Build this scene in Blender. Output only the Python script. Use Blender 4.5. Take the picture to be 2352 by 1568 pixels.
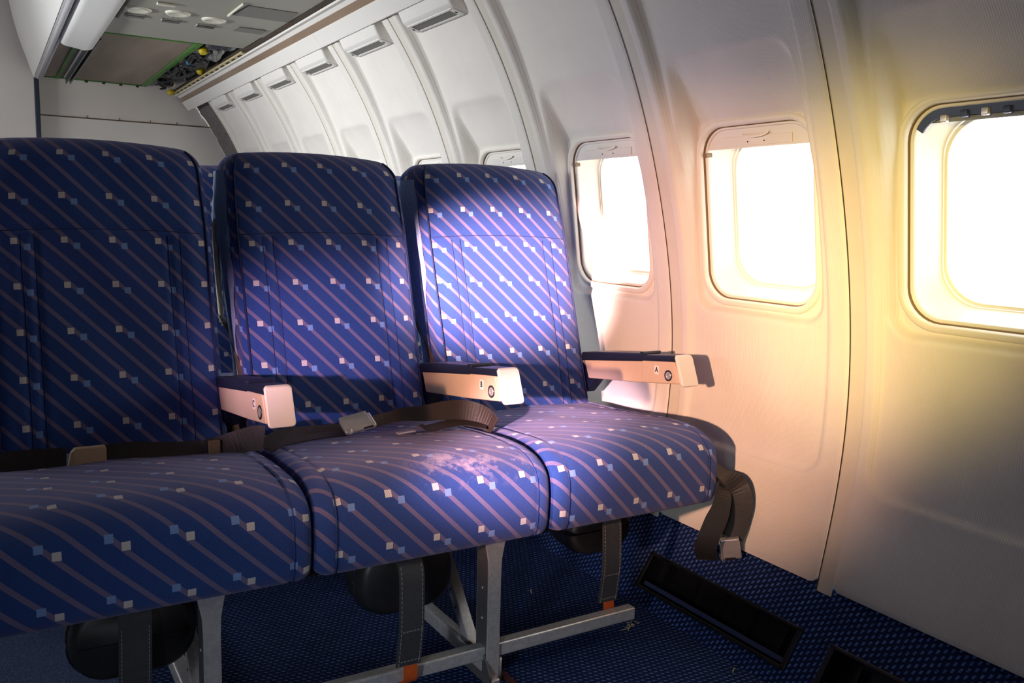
import bpy, bmesh, math, random
import numpy as np
from mathutils import Vector, Matrix

random.seed(7)
for o in list(bpy.data.objects):
    bpy.data.objects.remove(o)
S = bpy.context.scene
COL = S.collection
ZF = 0.87            # everything is measured from the lens; the floor lies 0.87 m below it

# ------------------------------------------------------------------ camera
cam_d = bpy.data.cameras.new('camera')
cam = bpy.data.objects.new('camera', cam_d)
COL.objects.link(cam)
cam_d.sensor_fit = 'HORIZONTAL'
cam_d.sensor_width = 36.0
cam_d.lens = 1991.8 / 2352 * 36
cam_d.clip_start = 0.02
R = np.array([[0.85678094, -0.04845813, 0.51339871],
              [-0.51500339, -0.13140879, 0.84705563],
              [0.02641837, -0.99014319, -0.13754465]])
cam.matrix_world = Matrix((
    (R[0, 0], -R[0, 1], -R[0, 2], 0),
    (R[1, 0], -R[1, 1], -R[1, 2], 0),
    (R[2, 0], -R[2, 1], -R[2, 2], ZF),
    (0, 0, 0, 1)))
S.camera = cam

# ------------------------------------------------------------------ view, world, lights
S.view_settings.view_transform = 'Standard'
S.view_settings.look = 'None'
S.view_settings.gamma = 1.0
S.view_settings.use_curve_mapping = False
S.view_settings.exposure = 0.0
w = bpy.data.worlds.new('sky')
S.world = w
w.use_nodes = True
bg = w.node_tree.nodes['Background']
bg.inputs[0].default_value = (1.0, 0.98, 0.93, 1)
bg.inputs[1].default_value = 5.0


def light(name, kind, loc, aim, energy, color, **kw):
    d = bpy.data.lights.new(name, kind)
    d.energy = energy
    d.color = color
    for k, v in kw.items():
        setattr(d, k, v)
    o = bpy.data.objects.new(name, d)
    COL.objects.link(o)
    o.location = (loc[0], loc[1], loc[2] + ZF)
    dv = Vector(aim) - Vector(loc)
    o.rotation_euler = dv.to_track_quat('-Z', 'Z').to_euler()
    return o


WL = -1.84  # lamps stand just inside the left wall, solid along its front
# low sun from across the aisle: beam and backrest patch; other spots are added
light('sun_beam', 'SPOT', (WL, 0.15, 0.12), (1.36, 1.46, -0.25), 590, (1.0, 0.53, 0.34),
      spot_size=math.radians(20.5), spot_blend=1.0, shadow_soft_size=0.05)
light('seat_patch', 'SPOT', (WL, -0.36, 0.22), (1.085, 1.84, -0.14), 6600, (1.0, 0.58, 0.58),
      spot_size=math.radians(7.4), spot_blend=1.0, shadow_soft_size=0.02)
light('seat_patch', 'SPOT', (WL, -0.87, 0.22), (0.58, 1.78, -0.26), 700, (1.0, 0.58, 0.80),
      spot_size=math.radians(7.0), spot_blend=1.0, shadow_soft_size=0.05)  # added soft spot that tints the middle backrest pink
light('yellow_glow', 'SPOT', (WL, -0.36, 0.20), (1.40, 1.04, -0.06), 540, (1.0, 0.73, 0.23),
      spot_size=math.radians(13), spot_blend=1.0, shadow_soft_size=0.10)  # added lamp that tints the window wall yellow
light('daylight_fill', 'AREA', (WL, -0.87, 0.10), (0.76, 1.35, -0.80), 0.4, (0.86, 0.92, 1.0),
      shape='RECTANGLE', size=0.26, size_y=0.36, spread=math.radians(22))  # added cool fill for the seat legs, no window here
light('seat_patch', 'SPOT', (WL, -0.87, 0.26), (0.93, 1.43, -0.44), 2300, (1.0, 0.60, 0.74),
      spot_size=math.radians(5.6), spot_blend=1.0, shadow_soft_size=0.04)  # added spot to brighten the window-seat cushion
# soft daylight from the windows of the other side
for i in range(10):
    yy = 0.15 + 0.508 * i
    if yy < 2.0:
        continue
    far = max(0.0, min(1.0, (yy - 2.1) / 1.2))
    light('daylight_fill', 'AREA', (WL + 0.02, yy, 0.10), (1.4, yy, 0.10), 0.9 + 4.4 * far,
          (0.95, 0.96, 1.0), shape='RECTANGLE', size=0.26, size_y=0.36, spread=math.radians(62 if yy < 4 else 140))


# ------------------------------------------------------------------ material helpers
class NT:
    def __init__(self, name):
        self.m = bpy.data.materials.new(name)
        self.m.use_nodes = True
        self.t = self.m.node_tree
        self.b = self.t.nodes['Principled BSDF']

    def n(self, typ, **kw):
        nd = self.t.nodes.new(typ)
        for k, v in kw.items():
            setattr(nd, k, v)
        return nd

    def set(self, sock, v):
        if isinstance(v, bpy.types.NodeSocket):
            self.t.links.new(v, sock)
        elif isinstance(v, (tuple, list)):
            sock.default_value = tuple(v) + ((1,) if len(v) == 3 and len(sock.default_value) == 4 else ())
        else:
            sock.default_value = v

    def math(self, op, a, b=0.0, c=None):
        nd = self.n('ShaderNodeMath', operation=op)
        self.set(nd.inputs[0], a)
        self.set(nd.inputs[1], b)
        if c is not None:
            self.set(nd.inputs[2], c)
        return nd.outputs[0]

    def mix(self, f, a, b):
        nd = self.n('ShaderNodeMix', data_type='RGBA')
        self.set(nd.inputs[0], f)
        self.set(nd.inputs[6], a)
        self.set(nd.inputs[7], b)
        return nd.outputs[2]

    def noise(self, scale, detail=2.0, vec=None, rough=0.5):
        nd = self.n('ShaderNodeTexNoise')
        nd.inputs['Scale'].default_value = scale
        nd.inputs['Detail'].default_value = detail
        nd.inputs['Roughness'].default_value = rough
        if vec is not None:
            self.t.links.new(vec, nd.inputs['Vector'])
        return nd.outputs[0]

    def ramp(self, f, lo, hi):
        nd = self.n('ShaderNodeMapRange')
        nd.clamp = True
        self.set(nd.inputs[0], f)
        nd.inputs[1].default_value = lo
        nd.inputs[2].default_value = hi
        return nd.outputs[0]

    def obj(self):
        return self.n('ShaderNodeTexCoord').outputs['Object']

    def uv(self):
        return self.n('ShaderNodeTexCoord').outputs['UV']

    def sep(self, v):
        nd = self.n('ShaderNodeSeparateXYZ')
        self.t.links.new(v, nd.inputs[0])
        return nd.outputs

    def bump(self, h, strength, dist=0.001):
        nd = self.n('ShaderNodeBump')
        nd.inputs['Strength'].default_value = strength
        nd.inputs['Distance'].default_value = dist
        self.t.links.new(h, nd.inputs['Height'])
        self.t.links.new(nd.outputs[0], self.b.inputs['Normal'])

    def base(self, v):
        self.set(self.b.inputs['Base Color'], v)


def plain(name, col, rough=0.5, metal=0.0, nscale=0, namp=0.15, bump=0.0, spec=0.5):
    k = NT(name)
    k.b.inputs['Roughness'].default_value = rough
    k.b.inputs['Metallic'].default_value = metal
    k.b.inputs['Specular IOR Level'].default_value = spec
    if nscale:
        f = k.noise(nscale, 4, k.obj())
        k.base(k.mix(f, tuple(c * (1 - namp) for c in col), tuple(min(1, c * (1 + namp)) for c in col)))
        if bump:
            k.bump(f, bump)
    else:
        k.base(col)
    return k.m


PF = 0.0885     # repeat of the woven pattern


def fabric(name, flip=False, wear=False, fade=0.0):
    k = NT(name)
    uv = k.sep(k.uv())
    sc = (-1 if flip else 1) / PF
    u = k.math('MULTIPLY', uv[0], sc)
    v = k.math('MULTIPLY', uv[1], sc)
    # diagonal stripes
    s = k.math('ADD', u, v)
    s = k.math('FRACT', k.math('ADD', k.math('MULTIPLY', k.math('SUBTRACT', s, 0.98), 2.0), 100.5))
    st = k.math('COMPARE', s, 0.5, 0.125)
    # weave hatch
    hat = k.math('FRACT', k.math('MULTIPLY', k.math('SUBTRACT', u, v), 22.0))
    hat = k.math('GREATER_THAN', hat, 0.42)
    fine = k.noise(1900, 1, k.obj())
    col = k.mix(k.ramp(fine, 0.30, 0.70), (0.009, 0.032, 0.130), (0.028, 0.098, 0.380))
    broad = k.ramp(k.noise(5.0, 2, k.obj()), 0.35, 0.7)
    col = k.mix(k.math('MULTIPLY', broad, 0.35), col, (0.035, 0.055, 0.26))
    stm = k.math('MULTIPLY', st, k.math('ADD', 0.42, k.math('MULTIPLY', hat, 0.42)))
    stm = k.math('MULTIPLY', stm, k.math('ADD', 0.75, k.math('MULTIPLY', k.ramp(fine, 0.35, 0.65), 0.25)))
    col = k.mix(stm, col, (0.27, 0.205, 0.30))
    fu = k.math('FRACT', k.math('ADD', u, 100.0))
    fv = k.math('FRACT', k.math('ADD', v, 100.0))

    def sq(cx, cy, hw=0.068):
        return k.math('MULTIPLY', k.math('COMPARE', fu, cx, hw), k.math('COMPARE', fv, cy, hw))
    hs = k.math('ADD', 0.72, k.math('MULTIPLY', hat, 0.28))
    col = k.mix(k.math('MULTIPLY', sq(0.30, 0.60), hs), col, (0.72, 0.69, 0.66))
    col = k.mix(k.math('MULTIPLY', sq(0.55, 0.46), hs), col, (0.20, 0.36, 0.72))
    if wear:
        ob = k.sep(k.obj())
        a = k.ramp(k.noise(26, 5, k.obj(), 0.65), 0.50, 0.62)
        near = k.math('MULTIPLY', k.ramp(ob[1], 1.42, 1.36), k.ramp(ob[1], 1.302, 1.32))
        near = k.math('MULTIPLY', near, k.math('MULTIPLY', k.ramp(ob[0], 0.60, 0.68), k.ramp(ob[0], 0.87, 0.80)))
        col = k.mix(k.math('MULTIPLY', k.math('MULTIPLY', a, near), 0.75), col, (0.46, 0.38, 0.46))
    k.base(col)
    k.b.inputs['Roughness'].default_value = 0.85
    k.b.inputs['Specular IOR Level'].default_value = 0.25
    k.b.inputs['Sheen Weight'].default_value = 0.3
    k.b.inputs['Sheen Roughness'].default_value = 0.5
    k.b.inputs['Sheen Tint'].default_value = (0.9, 0.8, 1.0, 1)
    k.bump(fine, 0.35, 0.0012)
    return k.m


def carpet(name, du, dv, plain_side=False):
    """navy loop carpet with short pale-blue dashes in staggered rows; du, dv pick the two axes"""
    k = NT(name)
    uv = k.sep(k.uv())
    a = k.math('MULTIPLY', uv[0], 1 / 0.0125)
    b = k.math('MULTIPLY', uv[1], 1 / 0.0115)
    row = k.math('FLOOR', b)
    odd = k.math('MULTIPLY', k.math('MODULO', k.math('ADD', row, 1000.0), 2.0), 0.5)
    fa = k.math('FRACT', k.math('ADD', k.math('ADD', a, odd), 500.0))
    fb = k.math('FRACT', k.math('ADD', b, 500.0))
    slant = k.math('ADD', fb, k.math('MULTIPLY', k.math('SUBTRACT', fa, 0.5), 0.35))
    d = k.math('MULTIPLY', k.math('COMPARE', fa, 0.5, 0.30), k.math('COMPARE', slant, 0.5, 0.20))
    n1 = k.noise(420, 2, k.obj())
    n2 = k.noise(30, 3, k.obj())
    base = k.mix(k.ramp(n1, 0.3, 0.7), (0.004, 0.009, 0.040), (0.010, 0.024, 0.100))
    lit = k.mix(k.ramp(n2, 0.3, 0.75), (0.05, 0.12, 0.40), (0.13, 0.25, 0.68))
    d = k.math('MULTIPLY', d, k.ramp(n1, 0.28, 0.5))
    if plain_side:      # the aisle side is a plain heathered blue
        far = k.ramp(uv[0], 0.20, 0.17)
        pl = k.mix(k.ramp(n1, 0.3, 0.7), (0.04, 0.06, 0.16), (0.15, 0.21, 0.42))
        k.base(k.mix(far, k.mix(d, base, lit), pl))
    else:
        k.base(k.mix(d, base, lit))
    k.b.inputs['Roughness'].default_value = 0.9
    k.b.inputs['Specular IOR Level'].default_value = 0.2
    k.bump(n1, 0.5, 0.002)
    return k.m


def ribbed(name, col):
    """moulded cream panel with fine vertical ribs and light grime"""
    k = NT(name)
    ob = k.sep(k.obj())
    r = k.math('SINE', k.math('MULTIPLY', ob[1], 2 * math.pi / 0.0042))
    g = k.ramp(k.noise(9, 5, k.obj(), 0.6), 0.35, 0.75)
    k.base(k.mix(g, col, tuple(c * 0.93 for c in col)))
    k.b.inputs['Roughness'].default_value = 0.5
    k.b.inputs['Specular IOR Level'].default_value = 0.35
    k.bump(r, 0.22, 0.0005)
    return k.m


def grained(name, col, col2, rough, scale=40):
    k = NT(name)
    mp = k.n('ShaderNodeMapping')
    k.t.links.new(k.obj(), mp.inputs[0])
    mp.inputs['Scale'].default_value = (1, 0.12, 1)
    f = k.ramp(k.noise(scale, 6, mp.outputs[0], 0.65), 0.3, 0.7)
    k.base(k.mix(f, col, col2))
    k.b.inputs['Roughness'].default_value = rough
    return k.m


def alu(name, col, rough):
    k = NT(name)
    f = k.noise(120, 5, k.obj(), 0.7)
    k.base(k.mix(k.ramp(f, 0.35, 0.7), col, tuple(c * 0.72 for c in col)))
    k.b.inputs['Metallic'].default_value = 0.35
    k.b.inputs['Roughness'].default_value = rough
    return k.m


def glass(name):
    k = NT(name)
    tr = k.n('ShaderNodeBsdfTransparent')
    tr.inputs[0].default_value = (0.97, 0.97, 0.97, 1)
    gl = k.n('ShaderNodeBsdfGlossy')
    gl.inputs['Roughness'].default_value = 0.03
    mx = k.n('ShaderNodeMixShader')
    mx.inputs[0].default_value = 0.04
    k.t.links.new(tr.outputs[0], mx.inputs[1])
    k.t.links.new(gl.outputs[0], mx.inputs[2])
    k.t.links.new(mx.outputs[0], k.t.nodes['Material Output'].inputs[0])
    return k.m


M = dict(
    fab=fabric('seat fabric'), fabr=fabric('seat fabric turned', flip=True),
    fabw=fabric('seat fabric worn', wear=True),
    piping=plain('navy piping', (0.012, 0.022, 0.09), 0.8),
    gap=plain('tan window gasket', (0.20, 0.13, 0.07), 0.7),
    welt=plain('blue seam thread', (0.018, 0.045, 0.19), 0.8),
    fuzz=plain('pale blue loop pile', (0.36, 0.50, 0.86), 0.95, nscale=260, namp=0.5, bump=1.0),
    floor=carpet('floor carpet', 0, 1, True), dado=carpet('side carpet', 1, 2),
    panel=ribbed('cream sidewall panel', (0.78, 0.75, 0.68)),
    white=plain('cream plastic', (0.78, 0.76, 0.70), 0.42, nscale=14, namp=0.03),
    strip=plain('cream joint strip', (0.70, 0.66, 0.56), 0.55, nscale=20, namp=0.06),
    groove=plain('dark brown seal', (0.05, 0.035, 0.022), 0.8),  # also paints the shadow gap at the panel joints
    ring=plain('window ring plastic', (0.80, 0.77, 0.69), 0.38),
    shade=plain('shade plastic', (0.74, 0.72, 0.66), 0.4),
    clip=plain('navy shade track', (0.03, 0.045, 0.12), 0.35),
    clipg=plain('grey shade track', (0.25, 0.27, 0.30), 0.45),
    glass=glass('window pane'),
    arm=plain('beige armrest plastic', (0.68, 0.50, 0.36), 0.45, nscale=30, namp=0.05),
    cap=plain('pale armrest end cap', (0.86, 0.80, 0.72), 0.4),
    pad=plain('navy armrest pad', (0.010, 0.013, 0.035), 0.42),
    chrome=plain('worn chrome', (0.66, 0.62, 0.60), 0.3, 0.6),
    sticker=plain('white sticker', (0.88, 0.86, 0.82), 0.5),
    ink=plain('black ink', (0.01, 0.01, 0.01), 0.6),
    alu=alu('satin aluminium', (0.60, 0.60, 0.62), 0.38),
    bar=alu('round-edged aluminium bar', (0.66, 0.66, 0.68), 0.30),
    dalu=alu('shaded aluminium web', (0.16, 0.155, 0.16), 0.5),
    tan=plain('tan plastic trim', (0.78, 0.68, 0.48), 0.5, nscale=30, namp=0.1),
    tand=plain('brown frame casting', (0.20, 0.13, 0.075), 0.6, nscale=50, namp=0.4),
    web=plain('brown-black webbing', (0.030, 0.022, 0.019), 0.55, nscale=300, namp=0.4, bump=0.5),
    webg=plain('grey-black webbing', (0.024, 0.024, 0.025), 0.45, nscale=300, namp=0.3, bump=0.4),
    buckle=plain('brushed buckle steel', (0.68, 0.65, 0.62), 0.3, 0.6, nscale=60, namp=0.12),
    buckletan=plain('tan buckle', (0.62, 0.46, 0.28), 0.4),
    pouch=plain('black vinyl pouch', (0.022, 0.022, 0.024), 0.45, nscale=60, namp=0.3),
    strap=plain('charcoal vinyl strap', (0.052, 0.056, 0.064), 0.5, nscale=90, namp=0.3, bump=0.2),
    thread=plain('grey thread', (0.32, 0.32, 0.33), 0.8),
    orange=plain('orange pull tab', (0.62, 0.10, 0.012), 0.75, nscale=120, namp=0.25),
    maroon=plain('maroon track cover', (0.075, 0.018, 0.020), 0.7, nscale=60, namp=0.3),
    grille=plain('black vent plastic', (0.006, 0.006, 0.008), 0.4, nscale=80, namp=0.3),
    psu=plain('service unit plastic', (0.30, 0.295, 0.245), 0.45, nscale=16, namp=0.04),
    psud=plain('grey insert', (0.17, 0.165, 0.145), 0.6, nscale=200, namp=0.15),
    slot=plain('dark sign window', (0.008, 0.010, 0.016), 0.2),
    lens=plain('reading light dish', (0.66, 0.65, 0.52), 0.15),
    bronze=grained('bronze strip', (0.16, 0.10, 0.062), (0.36, 0.27, 0.19), 0.32, 6),
    bare=grained('bare board', (0.20, 0.155, 0.115), (0.30, 0.245, 0.19), 0.7, 8),
    green=plain('green primer', (0.055, 0.20, 0.018), 0.55, nscale=60, namp=0.25),
    rail=plain('dark anodised rail', (0.055, 0.06, 0.07), 0.3, 0.6),
    insul=plain('grey insulation felt', (0.16, 0.145, 0.14), 0.9, nscale=60, namp=0.55, bump=1.0),
    blanket=plain('silver-white insulation film', (0.88, 0.88, 0.92), 0.35, nscale=40, namp=0.3, bump=0.6),
    wire=plain('black wiring', (0.010, 0.010, 0.011), 0.5),
    yellow=plain('yellow cap', (0.62, 0.48, 0.01), 0.5),
    bluec=plain('blue connector', (0.05, 0.22, 0.42), 0.5),
    bulk=plain('bulkhead laminate', (0.80, 0.74, 0.67), 0.6, nscale=6, namp=0.06),
    bulk2=plain('pale bulkhead laminate', (0.84, 0.79, 0.73), 0.6, nscale=6, namp=0.05),
    post=plain('slate blue edge', (0.030, 0.040, 0.065), 0.5),
    binw=plain('white bin moulding', (0.72, 0.72, 0.68), 0.3),
    ceil=plain('ceiling panel', (0.28, 0.275, 0.26), 0.6),  # unseen ceiling kept dark to cut bounced light
    lining=plain('grey cabin lining', (0.16, 0.16, 0.17), 0.7),  # unseen walls darkened to cut bounced light
    straw=plain('straw fluff', (0.50, 0.42, 0.22), 0.8),
)


# ------------------------------------------------------------------ mesh helpers
class MB:
    def __init__(self):
        self.v = []
        self.f = []
        self.uv = {}

    def add(self, vs, fs):
        o = len(self.v)
        self.v += [tuple(p) for p in vs]
        self.f += [tuple(i + o for i in f) for f in fs]
        return self

    def box(self, c, s, rot=None):
        h = [x / 2 for x in s]
        vs = [Vector((sx * h[0], sy * h[1], sz * h[2])) for sx in (-1, 1) for sy in (-1, 1) for sz in (-1, 1)]
        if rot is not None:
            vs = [rot @ p for p in vs]
        vs = [p + Vector(c) for p in vs]
        return self.add(vs, [(0, 1, 3, 2), (4, 6, 7, 5), (0, 4, 5, 1), (2, 3, 7, 6), (0, 2, 6, 4), (1, 5, 7, 3)])

    def bar(self, a, b, wx, wz, up=(0, 0, 1)):
        """box beam from a to b, wx wide across and wz tall along up"""
        a, b = Vector(a), Vector(b)
        d = (b - a).normalized()
        s = d.cross(Vector(up)).normalized()
        u = s.cross(d)
        vs = []
        for p in (a, b):
            for i, j in ((-1, -1), (1, -1), (1, 1), (-1, 1)):
                vs.append(p + s * (i * wx / 2) + u * (j * wz / 2))
        return self.add(vs, [(0, 3, 2, 1), (4, 5, 6, 7), (0, 1, 5, 4), (1, 2, 6, 5), (2, 3, 7, 6), (3, 0, 4, 7)])

    def prism(self, pts, axis, lo, hi):
        """closed outline pts (2D) pushed along an axis ('x','y','z') from lo to hi"""
        n = len(pts)
        ix = 'xyz'.index(axis)

        def P(p, t):
            q = list(p)
            q.insert(ix, t)
            return q
        vs = [P(p, lo) for p in pts] + [P(p, hi) for p in pts]
        fs = [tuple(range(n)), tuple(range(2 * n - 1, n - 1, -1))]
        fs += [(i, i + n, (i + 1) % n + n, (i + 1) % n) for i in range(n)]
        return self.add(vs, fs)

    def tube(self, path, r, n=8, cap=True):
        path = [Vector(p) for p in path]
        vs = []
        fs = []
        up = Vector((0, 0, 1))
        for i, p in enumerate(path):
            d = (path[min(i + 1, len(path) - 1)] - path[max(i - 1, 0)]).normalized()
            s = d.cross(up)
            if s.length < 1e-3:
                s = d.cross(Vector((1, 0, 0)))
            s.normalize()
            u = s.cross(d)
            rr = r[i] if isinstance(r, (list, tuple)) else r
            for k in range(n):
                a = 2 * math.pi * k / n
                vs.append(p + s * math.cos(a) * rr + u * math.sin(a) * rr)
        for i in range(len(path) - 1):
            for k in range(n):
                fs.append((i * n + k, i * n + (k + 1) % n, (i + 1) * n + (k + 1) % n, (i + 1) * n + k))
        if cap:
            fs.append(tuple(range(n - 1, -1, -1)))
            fs.append(tuple(range((len(path) - 1) * n, len(path) * n)))
        return self.add(vs, fs)

    def ribbon(self, path, wdir, w, t=0.0018):
        """webbing: flat band of width w along wdir (one vector or one per point), thickness t"""
        path = [Vector(p) for p in path]
        vs = []
        fs = []
        m = len(path)
        for i, p in enumerate(path):
            d = (path[min(i + 1, m - 1)] - path[max(i - 1, 0)]).normalized()
            wd = Vector(wdir[i] if isinstance(wdir, list) else wdir)
            wd = (wd - d * wd.dot(d)).normalized()
            nn = d.cross(wd)
            ww = w[i] if isinstance(w, (list, tuple)) else w
            for a, b in ((-1, -1), (1, -1), (1, 1), (-1, 1)):
                vs.append(p + wd * (a * ww / 2) + nn * (b * t / 2))
        for i in range(m - 1):
            for k in range(4):
                fs.append((i * 4 + k, i * 4 + (k + 1) % 4, (i + 1) * 4 + (k + 1) % 4, (i + 1) * 4 + k))
        fs.append((3, 2, 1, 0))
        fs.append(tuple(range((m - 1) * 4, m * 4)))
        return self.add(vs, fs)

    def disc(self, c, axis, r, h, n=24, r2=None):
        """cylinder / cone frustum with its foot at c, pushed h along axis"""
        c = Vector(c)
        ax = Vector(axis).normalized()
        s = ax.orthogonal().normalized()
        u = ax.cross(s)
        r2 = r if r2 is None else r2
        vs = []
        for q, rr in ((0, r), (h, r2)):
            for k in range(n):
                a = 2 * math.pi * k / n
                vs.append(c + ax * q + s * math.cos(a) * rr + u * math.sin(a) * rr)
        fs = [(k, (k + 1) % n, (k + 1) % n + n, k + n) for k in range(n)]
        fs += [tuple(range(n - 1, -1, -1)), tuple(range(n, 2 * n))]
        return self.add(vs, fs)

    def lathe(self, c, axis, prof, n=24):
        """rings of (radius, height along axis)"""
        c = Vector(c)
        ax = Vector(axis).normalized()
        s = ax.orthogonal().normalized()
        u = ax.cross(s)
        vs = []
        for rr, q in prof:
            for k in range(n):
                a = 2 * math.pi * k / n
                vs.append(c + ax * q + s * math.cos(a) * rr + u * math.sin(a) * rr)
        fs = []
        for i in range(len(prof) - 1):
            for k in range(n):
                fs.append((i * n + k, i * n + (k + 1) % n, (i + 1) * n + (k + 1) % n, (i + 1) * n + k))
        fs.append(tuple(range(n - 1, -1, -1)))
        fs.append(tuple(range((len(prof) - 1) * n, len(prof) * n)))
        return self.add(vs, fs)

    def grid(self, P):
        """P[i][j] points"""
        n, m = len(P), len(P[0])
        vs = [p for row in P for p in row]
        fs = [(i * m + j, i * m + j + 1, (i + 1) * m + j + 1, (i + 1) * m + j) for i in range(n - 1) for j in range(m - 1)]
        return self.add(vs, fs)

    def build(self, name, mat, parent=None, smooth=False, bevel=0.0, seg=2, uvs=None, sub=0, fix=True):
        me = bpy.data.meshes.new(name)
        me.from_pydata(self.v, [], self.f)
        if uvs is not None:
            lay = me.uv_layers.new(name='UVMap')
            vi = np.empty(len(me.loops), dtype=np.int32)
            me.loops.foreach_get('vertex_index', vi)
            lay.data.foreach_set('uv', np.asarray(uvs, dtype=np.float32)[vi].ravel())
        if fix:
            b = bmesh.new()
            b.from_mesh(me)
            bmesh.ops.recalc_face_normals(b, faces=b.faces)
            b.to_mesh(me)
            b.free()
        me.materials.append(M[mat] if isinstance(mat, str) else mat)
        if smooth:
            me.shade_smooth()
        o = bpy.data.objects.new(name, me)
        COL.objects.link(o)
        if bevel:
            md = o.modifiers.new('bevel', 'BEVEL')
            md.width = bevel
            md.segments = seg
            md.limit_method = 'ANGLE'
            md.angle_limit = math.radians(35)
            me.shade_smooth()
            wn = o.modifiers.new('wn', 'WEIGHTED_NORMAL')
            wn.keep_sharp = True
        if sub:
            md = o.modifiers.new('sub', 'SUBSURF')
            md.levels = md.render_levels = sub
            me.shade_smooth()
        if parent is not None:
            o.parent = parent
            if parent.type == 'EMPTY':
                o.location = -Vector(parent['_base'])
        return o


def thing(name, base, label=None, cat=None, group=None, kind=None):
    o = bpy.data.objects.new(name, None)
    COL.objects.link(o)
    o.empty_display_size = 0.1
    o.location = base
    o['_base'] = list(base)
    tag(o, label, cat, group, kind)
    return o


def tag(o, label=None, cat=None, group=None, kind=None):
    for k, v in (('label', label), ('category', cat), ('group', group), ('kind', kind)):
        if v:
            o[k] = v
    return o


def rrect(hw, hh, r, n=8, cx=0.0, cy=0.0):
    """rounded rectangle outline, counter-clockwise"""
    pts = []
    for qx, qy, a0 in ((1, 1, 0), (-1, 1, 90), (-1, -1, 180), (1, -1, 270)):
        for i in range(n + 1):
            a = math.radians(a0 + 90 * i / n)
            pts.append((cx + qx * (hw - r) + r * math.cos(a), cy + qy * (hh - r) + r * math.sin(a)))
    return pts


def spline(pts, n):
    """Catmull-Rom through pts, resampled to n points of even length"""
    P = [Vector(p) for p in pts]
    P = [P[0] * 2 - P[1]] + P + [P[-1] * 2 - P[-2]]
    out = []
    for i in range(1, len(P) - 2):
        for k in range(16):
            t = k / 16
            a, b, c, d = P[i - 1], P[i], P[i + 1], P[i + 2]
            out.append(0.5 * ((2 * b) + (c - a) * t + (2 * a - 5 * b + 4 * c - d) * t * t + (3 * b - a - 3 * c + d) * t ** 3))
    out.append(P[-2])
    L = [0.0]
    for a, b in zip(out, out[1:]):
        L.append(L[-1] + (b - a).length)
    res = []
    j = 0
    for k in range(n):
        s = L[-1] * k / (n - 1)
        while j < len(L) - 2 and L[j + 1] < s:
            j += 1
        q = (s - L[j]) / max(1e-9, L[j + 1] - L[j])
        res.append(out[j].lerp(out[j + 1], min(1, max(0, q))))
    return res


def sstep(x):
    x = np.clip(x, 0, 1)
    return x * x * (3 - 2 * x)


# ------------------------------------------------------------------ the window wall
_pz = np.array([-.72, -.69, -.654, -.568, -.482, -.41, -.333, -.224, -.082, .01, .1, .162, .209, .264, .318, .388, .478, .568, .62, .70])
_px = np.array([1.357, 1.364, 1.370, 1.388, 1.401, 1.409, 1.4115, 1.404, 1.382, 1.362, 1.339, 1.321, 1.304, 1.281, 1.258, 1.226, 1.176, 1.119, 1.083, 1.020])
_pc = np.polyfit(_pz, _px, 6)


def xland(z):
    return np.polyval(_pc, z)


def xpan_depth(z):
    return np.interp(z, [-.5, -.2, .1, .3, .45, .62, .70], [.008, .010, .014, .020, .028, .036, .036])


def xscal(z):
    """bed of the window recess"""
    return np.interp(z, [-.22, .222, .27, .32, .362, .39], [1.4355, 1.372, 1.338, 1.299, 1.262, 1.24])


def sd_rr(y, z, y0, y1, z0, z1, r):
    cy, cz = (y0 + y1) / 2, (z0 + z1) / 2
    qx = np.abs(y - cy) - (y1 - y0) / 2 + r
    qz = np.abs(z - cz) - (z1 - z0) / 2 + r
    return np.hypot(np.maximum(qx, 0), np.maximum(qz, 0)) + np.minimum(np.maximum(qx, qz), 0) - r


WIN_C = (1.3995, 0.026)
WIN_T = Vector((-0.0545, 0, 0.386)).normalized()       # up along the tilted pane
WIN_N = Vector((0.386, 0, 0.0545)).normalized()        # outboard
PITCH = 0.508


def panel_mesh():
    ny, nz = 100, 280
    ys = np.linspace(-0.249, 0.227, ny)
    zt = 0.685
    P = np.zeros((nz, ny, 3))
    d = np.minimum(ys - ys[0], ys[-1] - ys)
    rc = 0.022
    zb = -0.69 + np.where(d < rc, rc - np.sqrt(np.maximum(0, rc ** 2 - (rc - d) ** 2)), 0)
    for i in range(nz):
        t = i / (nz - 1)
        z = zb + t * (zt - zb)
        y = ys
        x0 = xland(z)
        s1 = sd_rr(y, z, -0.205, 0.203, -0.50, 1.4, 0.055)
        S1 = sstep(-s1 / 0.016)
        xp = x0 + xpan_depth(z) * S1
        tap = 0.172 + 0.014 * np.clip((0.30 - z) / 0.20, 0, 1)
        s2 = sd_rr((y - 0.003) / tap * 0.17, z, -0.17, 0.17, -0.197, 0.362, 0.052)
        S2 = sstep(-s2 / 0.021)
        x = xp + np.maximum(0, xscal(z) - xp) * S2
        # soft lip on the panel's own rim
        e = np.minimum(d, (z - zb) + 0.004)
        x = x + 0.004 * (1 - sstep(e / 0.006))
        P[i, :, 0] = x
        P[i, :, 1] = y
        P[i, :, 2] = z
    mb = MB()
    vs = P.reshape(-1, 3).tolist()
    fs = []
    for i in range(nz - 1):
        for j in range(ny - 1):
            c = (P[i, j] + P[i + 1, j + 1]) / 2
            if sd_rr(c[1], c[2], -0.157, 0.165, -0.168, 0.218, 0.066) < 0:
                continue
            fs.append((i * ny + j, i * ny + j + 1, (i + 1) * ny + j + 1, (i + 1) * ny + j))
    mb.add(vs, fs)
    # folded rim
    for loop in ([(0, j) for j in range(ny)], [(i, 0) for i in range(nz)], [(i, ny - 1) for i in range(nz)]):
        a = [P[i, j] for i, j in loop]
        mb.grid([[p.tolist() for p in a], [(p + np.array([0.012, 0, 0])).tolist() for p in a]])
    return mb


NP = range(-3, 9)
panel_center = {i: 0.813 + PITCH * i for i in NP}

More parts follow.
